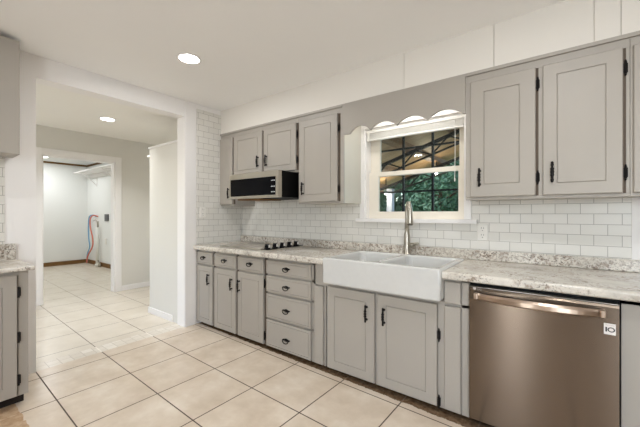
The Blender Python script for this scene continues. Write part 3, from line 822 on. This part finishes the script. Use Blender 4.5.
# ================================================================== small fittings
def outlet(label, T):
    t = thing('wall_outlet', label, 'outlet', T(0, 0, 0), 'white wall outlets')
    bm = NB(); panel(bm, lambda a, b, c: T(a - .036, b - .058, c), .072, .116, .006); sub('cover_plate', bm, 'plastic', t)
    for s in (-1, 1):
        bm = NB()
        for a, b, w, h in ((-.008, s * .024 + .004, .0025, .009), (.006, s * .024 + .004, .0025, .009), (-.002, s * .024 - .012, .005, .005)):
            vs = [T(a + i * w, b + j * h, k) for k in (.0062, .0068) for i, j in ((0, 0), (1, 0), (1, 1), (0, 1))]
            v = [bm.verts.new(q) for q in vs]
            for qd in ((0, 1, 2, 3), (4, 5, 6, 7), (0, 1, 5, 4), (1, 2, 6, 5), (2, 3, 7, 6), (3, 0, 4, 7)): bm.faces.new([v[i] for i in qd])
        sub('socket', bm, 'ink', t)
outlet('white wall outlet on the subway tile just right of the window sill', T_y(-.424, YW - .0083, 1.016 + .01))
outlet('white wall outlet on the left tiled wall beside the opening post', lambda a, b, c: (XW + .0083 + c, 1.955 + a, 1.175 + b))

def downlight(label, x, y, z, w, spread=180):
    t = thing('recessed_light', label, 'ceiling light', (x, y, z), 'recessed ceiling lights')
    bm = NB(); lathe(bm, [(.088, 0), (.088, -.004), (.080, -.007), (.071, -.005), (.071, 0)], (x, y, z - .0005), 32); sub('trim_ring', bm, 'trim', t, True)
    bm = NB(); lathe(bm, [(.070, 0), (.070, -.003), (.05, -.0045), (.01, -.005)], (x, y, z - .001), 32); sub('lens', bm, 'bulb', t, True)
    area('downlight_lamp', (x, y, z - .012), (0, 0, 0), w, .14, None, (.985, .99, 1), spread)
downlight('round recessed ceiling light lit over the kitchen floor', -2.2, 1.3, ZC, LAMP_W * .76)
downlight('round recessed ceiling light in the hall beyond the wide opening', -4.27, 1.485, 2.285, HALL_W, 125)
downlight('round recessed ceiling light in the laundry room seen at the top of its doorway', -8.3, 1.75, 2.312, LAUNDRY_W)
downlight('second round recessed laundry ceiling light, added out of view to brighten the room', -6.5, 1.3, 2.312, LAUNDRY_W)  # added unseen lamp, evens out the laundry light
downlight('round recessed kitchen ceiling light near the rear left, mirrored in the window', -2.195, -.945, ZC, LAMP_W)
downlight('round recessed kitchen ceiling light added above the dishwasher, out of frame', .05, 1.0, ZC, LAMP_W)  # added unseen lamp, brightens the right part of the back wall
downlight('round recessed kitchen ceiling light added behind the camera', .05, -.945, ZC, LAMP_W)  # added unseen lamp, fill from behind

# laundry fittings
def hose(name, label, pts, mat):
    bm = NB(); P_ = [Vector(p) for p in pts]; out = []
    for i in range(len(P_) - 1):
        p0, p1, p2, p3 = P_[max(i - 1, 0)], P_[i], P_[i + 1], P_[min(i + 2, len(P_) - 1)]
        for k in range(5):
            q = k / 5; out.append(.5 * ((2 * p1) + (p2 - p0) * q + (2 * p0 - 5 * p1 + 4 * p2 - p3) * q * q + (3 * p1 - p0 - 3 * p2 + p3) * q ** 3))
    out.append(P_[-1]); tube(bm, out, .0145, 8)
    o = obj(name, bm, mat, None, True); tag(o, label, 'hose', 'washing machine hoses'); return o
hose('washer_hose', 'blue washing machine hose hanging on the laundry wall', [(-8.38, 2.688, 1.10), (-8.45, 2.64, 1.13), (-8.60, 2.62, 1.08), (-8.68, 2.63, .85), (-8.66, 2.63, .6), (-8.64, 2.64, .4), (-8.78, 2.64, .22), (-8.80, 2.64, .03)], 'blue')
hose('washer_hose', 'red washing machine hose hanging on the laundry wall', [(-8.28, 2.688, 1.10), (-8.36, 2.62, 1.12), (-8.47, 2.60, 1.04), (-8.46, 2.60, .85), (-8.32, 2.60, .6), (-8.34, 2.60, .42), (-8.62, 2.60, .2), (-8.70, 2.60, .03)], 'red')
sp_ = thing('standpipe', 'white plastic drain standpipe on the laundry wall beside the hoses', 'pipe', (-8.15, 2.62, 0))
bm = NB(); tube(bm, [(-8.13, 2.63, .05), (-8.13, 2.63, .86)], .033, 14); lathe(bm, [(.05, 0), (.05, .05), (.036, .06)], (-8.13, 2.63, .002), 16); sub('pipe', bm, 'pvc', sp_, True)
bm = NB(); tube(bm, [(-8.13, 2.63, .84), (-8.13, 2.63, .98), (-8.16, 2.60, 1.04), (-8.20, 2.58, 1.0)], .011, 8); tube(bm, [(-8.09, 2.63, .87), (-8.06, 2.62, 1.0)], .012, 8); sub('drain_hook', bm, 'chrome', sp_, True)
bm = NB(); box(bm, -7.86, -7.68, 2.672, 2.6945, 1.0, 1.15, .004); o = obj('dryer_outlet', bm, 'greybox'); tag(o, 'dark grey square dryer outlet on the laundry wall', 'outlet')
bm = NB(); box(bm, -7.88, -7.79, 2.684, 2.6945, .50, .62, .003); o = obj('cover_plate', bm, 'plastic'); tag(o, 'small white cover plate low on the laundry wall', 'outlet')
bm = NB(); lathe(bm, [(.03, 0), (.03, .05), (.02, .07), (.015, .10)], (-7.98, 2.62, .002), 14); tube(bm, [(-7.98, 2.62, .09), (-7.98, 2.60, .13), (-7.94, 2.58, .15)], .012, 8); o = obj('floor_valve', bm, 'chrome', None, True); tag(o, 'small metal pipe stub on the laundry floor beside the standpipe', 'valve')
ls = thing('laundry_shelf', 'long white shelf on brackets high on the laundry wall', 'shelf', (-7.3, 2.55, 2.05))
bm = NB(); box(bm, -8.78, -5.5, 2.37, 2.694, 2.072, 2.098, .002); sub('board', bm, 'trim', ls)
bm = NB(); box(bm, -8.70, -5.5, 2.672, 2.694, 1.985, 2.071); sub('cleat', bm, 'trim', ls)
for x in (-8.35, -7.2, -6.1):
    bm = NB(); tube(bm, [(x, 2.40, 2.066), (x, 2.688, 1.80)], .008, 6); tube(bm, [(x, 2.40, 2.066), (x, 2.69, 2.066)], .007, 6); tube(bm, [(x, 2.688, 2.066), (x, 2.688, 1.78)], .007, 6); sub('bracket', bm, 'trim', ls)
bm = NB(); box(bm, -4.12, -3.20, 1.87, 2.15, 1.872, 1.892, .002); o = obj('closet_shelf', bm, 'trim'); tag(o, 'white shelf board poking out behind the top of the hall wing wall', 'shelf')

# ================================================================== OUTSIDE: porch and garden
bm = NB(); box(bm, -16, 12, 2.7, 30, -.25, -.15); struct('ground', bm, 'grass')
bm = NB(); box(bm, -3.4, 4.2, 2.63, 6.9, -.149, -.10); struct('patio_slab', bm, 'concrete')
SL = .32
def zroof(x): return 2.06 + SL * (x + 2.208)
RX = 1.0
rf = thing('porch_roof', 'plywood porch roof on wooden rafters outside the window', 'roof', (-1, 4.8, zroof(-3.3)))
bm = NB()
prism(bm, [(-3.3, zroof(-3.3) + .05), (RX, zroof(RX) + .05), (RX, zroof(RX) + .075), (-3.3, zroof(-3.3) + .075)], 'y', 2.70, 6.75)
prism(bm, [(RX, zroof(RX) + .05), (4.4, zroof(RX) + .05 - SL * (4.4 - RX)), (4.4, zroof(RX) + .075 - SL * (4.4 - RX)), (RX, zroof(RX) + .075)], 'y', 2.70, 6.75)
sub('ceiling_deck', bm, 'deck', rf)
for x in (-3.2, -2.55, -1.9, -1.25, -.6, .05, .7):
    bm = NB(); prism(bm, [(x, zroof(x) - .035), (x + .09, zroof(x + .09) - .035), (x + .09, zroof(x + .09) + .0495), (x, zroof(x) + .0495)], 'y', 2.72, 6.74); sub('purlin', bm, 'purlin', rf)
def beam(bm, a, b, w):
    a, b = Vector(a), Vector(b); d = (b - a).normalized(); s = Vector((0, 1, 0)); u = d.cross(s).normalized()
    v = []
    for p in (a, b):
        for i, j in ((-1, -1), (1, -1), (1, 1), (-1, 1)): v.append(bm.verts.new(p + s * i * w / 2 + u * j * w / 2))
    for q in ((0, 1, 2, 3), (7, 6, 5, 4), (0, 1, 5, 4), (1, 2, 6, 5), (2, 3, 7, 6), (3, 0, 4, 7)): bm.faces.new([v[i] for i in q])
def truss(y, label, x0=-3.25, x1=RX, dep=.17):
    t = thing('roof_truss', label, 'truss', (0, y, zroof(x0)), 'black steel porch trusses')
    zt = lambda x: zroof(x) - .068; zb = lambda x: zroof(x) - .068 - dep
    bm = NB(); beam(bm, (x0, y, zt(x0)), (x1, y, zt(x1)), .05); sub('top_chord', bm, 'steel_black', t)
    bm = NB(); beam(bm, (x0 + .3, y, zb(x0 + .3)), (x1, y, zb(x1)), .026); sub('bottom_chord', bm, 'steel_black', t)
    bm = NB(); x = x0 + .3; k = 0
    while x < x1 - .3:
        if k % 2 == 0: beam(bm, (x, y, zb(x)), (x + .24, y, zt(x + .24)), .02)
        else: beam(bm, (x, y, zt(x)), (x + .24, y, zb(x + .24)), .02)
        x += .24; k += 1
    sub('web', bm, 'steel_black', t)
truss(4.8, 'black steel roof truss nearest the window, crossing the upper pane')
truss(6.4, 'black steel roof truss at the far end of the porch')
sf = thing('screen_frame', 'black steel screen frame of posts and rails across the porch', 'screen frame', (-1.3, 3.6, -.1))
for x in (-2.843, -2.498, -2.153, -1.808, -1.463, -1.119, -.774, -.43, -.085, .26):
    bm = NB(); box(bm, x - .012, x + .012, 3.588, 3.612, -.0995, zroof(x) - .034); sub('post', bm, 'steel_black', sf)
for z in (.70, 1.421, 1.932):
    bm = NB(); box(bm, -2.843, .26, 3.590, 3.610, z - .010, z + .010) if z < 1.8 else box(bm, -2.3, .26, 3.590, 3.610, z - .010, z + .010); sub('rail', bm, 'steel_black', sf)
bm = NB(); box(bm, -2.955, -2.83, 6.33, 6.455, -.0995, 1.70, .006); box(bm, -2.98, -2.805, 6.305, 6.48, 1.60, 1.64); o = obj('porch_post', bm, 'postpaint'); tag(o, 'white porch post at the far corner of the porch', 'post')
bm = NB(); box(bm, -3.28, -3.2, 2.9, 6.7, 1.62, 1.70); o = obj('eave_beam', bm, 'purlin'); tag(o, 'wooden beam along the low eave of the porch', 'beam')
bm = NB(); box(bm, -6.2, -3.9, 9.2, 9.3, -.15, .95); o = obj('garden_fence', bm, 'trim'); tag(o, 'pale low fence in the yard past the porch post', 'fence')

for k, (x, y, z) in enumerate(((-3.06, 6.1, 1.60), (-2.86, 6.1, 1.585), (-1.83, 6.1, 1.93))):
    t = thing('porch_bulb', ('leftmost small white bulb glowing near the white porch post', 'second small white bulb glowing, just left of the white porch post', 'small white bulb glowing under the porch roof in mid window')[k], 'light bulb', (x, y, z), 'porch bulbs')
    bm = NB(); lathe(bm, [(.012, .032), (.024, .02), (.03, 0), (.024, -.02), (.01, -.03)], (x, y, z), 14); sub('bulb', bm, 'tube', t, True)
    bm = NB(); tube(bm, [(x, y, z + .03), (x, y, zroof(x) + (.052 if k < 2 else -.034))], .010, 8); sub('socket', bm, 'steel_black', t)
    d = bpy.data.lights.new('porch_bulb_lamp', 'POINT'); d.energy = 9; d.color = (1, .88, .72); d.shadow_soft_size = .03
    o = bpy.data.objects.new('porch_bulb_lamp', d); C.objects.link(o); o.location = (x, y - .05, z - .06)

def tree(label, x, y, h, r, mat, n, seed, leaf=.14):
    rnd = random.Random(seed)
    t = thing('tree', label, 'tree', (x, y, -.15), 'trees behind the porch')
    bm = NB(); tube(bm, [(x, y, -.15), (x + .05, y, h * .3), (x - .05, y + .05, h * .62), (x, y, h * .85)], [.16, .12, .08, .03], 8)
    for k in range(6):
        a = k * 1.05; z0 = h * (.3 + .08 * k); tube(bm, [(x, y, z0), (x + r * .4 * math.cos(a), y + r * .4 * math.sin(a), z0 + .4), (x + r * .75 * math.cos(a), y + r * .75 * math.sin(a), z0 + .6)], [.05, .035, .012], 6)
    sub('trunk', bm, 'bark', t, True)
    bm = NB(); blobs = [(rnd.uniform(-.65, .65) * r, rnd.uniform(-.65, .65) * r, rnd.uniform(.12, .95) * h, rnd.uniform(.35, .6) * r) for _ in range(16)]
    for _ in range(n):
        bx, by, bz, br = rnd.choice(blobs); d = Vector((rnd.gauss(0, 1), rnd.gauss(0, 1), rnd.gauss(0, 1))).normalized() * br * rnd.uniform(.35, 1.0)
        c = Vector((x + bx + d.x, y + by + d.y, max(.0, bz + d.z - .1)))
        nrm = (d.normalized() + Vector((rnd.uniform(-.6, .6), rnd.uniform(-.6, .6), rnd.uniform(-.2, .8)))).normalized()
        u = nrm.cross(Vector((rnd.uniform(-1, 1), rnd.uniform(-1, 1), rnd.uniform(-1, 1)))).normalized(); v = nrm.cross(u); s = leaf * rnd.uniform(.6, 1.3)
        bm.faces.new([bm.verts.new(c + q) for q in (-u * s, -v * s * .45 + nrm * .01, u * s, v * s * .45 + nrm * .01)])
    sub('crown', bm, mat, t)
tree('dark leafy tree behind the right part of the lower window pane', -3.3, 11.2, 5.0, 1.5, 'leaf_a', 11000, 1, .075)
tree('mid green tree behind the left part of the lower window pane', -7.2, 12.4, 4.6, 1.55, 'leaf_b', 11000, 2, .075)
tree('tall dark tree at the back of the yard, between the two nearer trees', -5.2, 20.0, 7.2, 2.5, 'leaf_a', 10000, 5, .13)
tree('tall green tree at the back of the yard, behind the pale fence', -11.8, 20.2, 6.6, 2.5, 'leaf_b', 9000, 6, .13)

rnd = random.Random(11)
hg = thing('hedge', 'tall dark green hedge closing off the yard behind the trees', 'hedge', (-7, 14.9, -.15))
bm = NB()
for _ in range(16000):
    c = Vector((rnd.uniform(-15, 2), 14.9 + rnd.gauss(0, .28), -.1 + 4.2 * rnd.random() ** .9)); u = Vector((rnd.gauss(0, 1), rnd.gauss(0, .6), rnd.gauss(0, 1))).normalized()
    v = u.cross(Vector((rnd.gauss(0, .4), -1, rnd.gauss(0, .4)))).normalized(); k_ = rnd.uniform(.10, .2)
    bm.faces.new([bm.verts.new(c + q) for q in (-u * k_, -v * k_ * .5, u * k_, v * k_ * .5)])
sub('foliage', bm, 'leaf_a', hg)
bm = NB()
for x in range(-15, 3, 2): tube(bm, [(x, 14.9, -.15), (x + .1, 14.9, 2.6)], [.06, .02], 6)
sub('stems', bm, 'bark', hg)
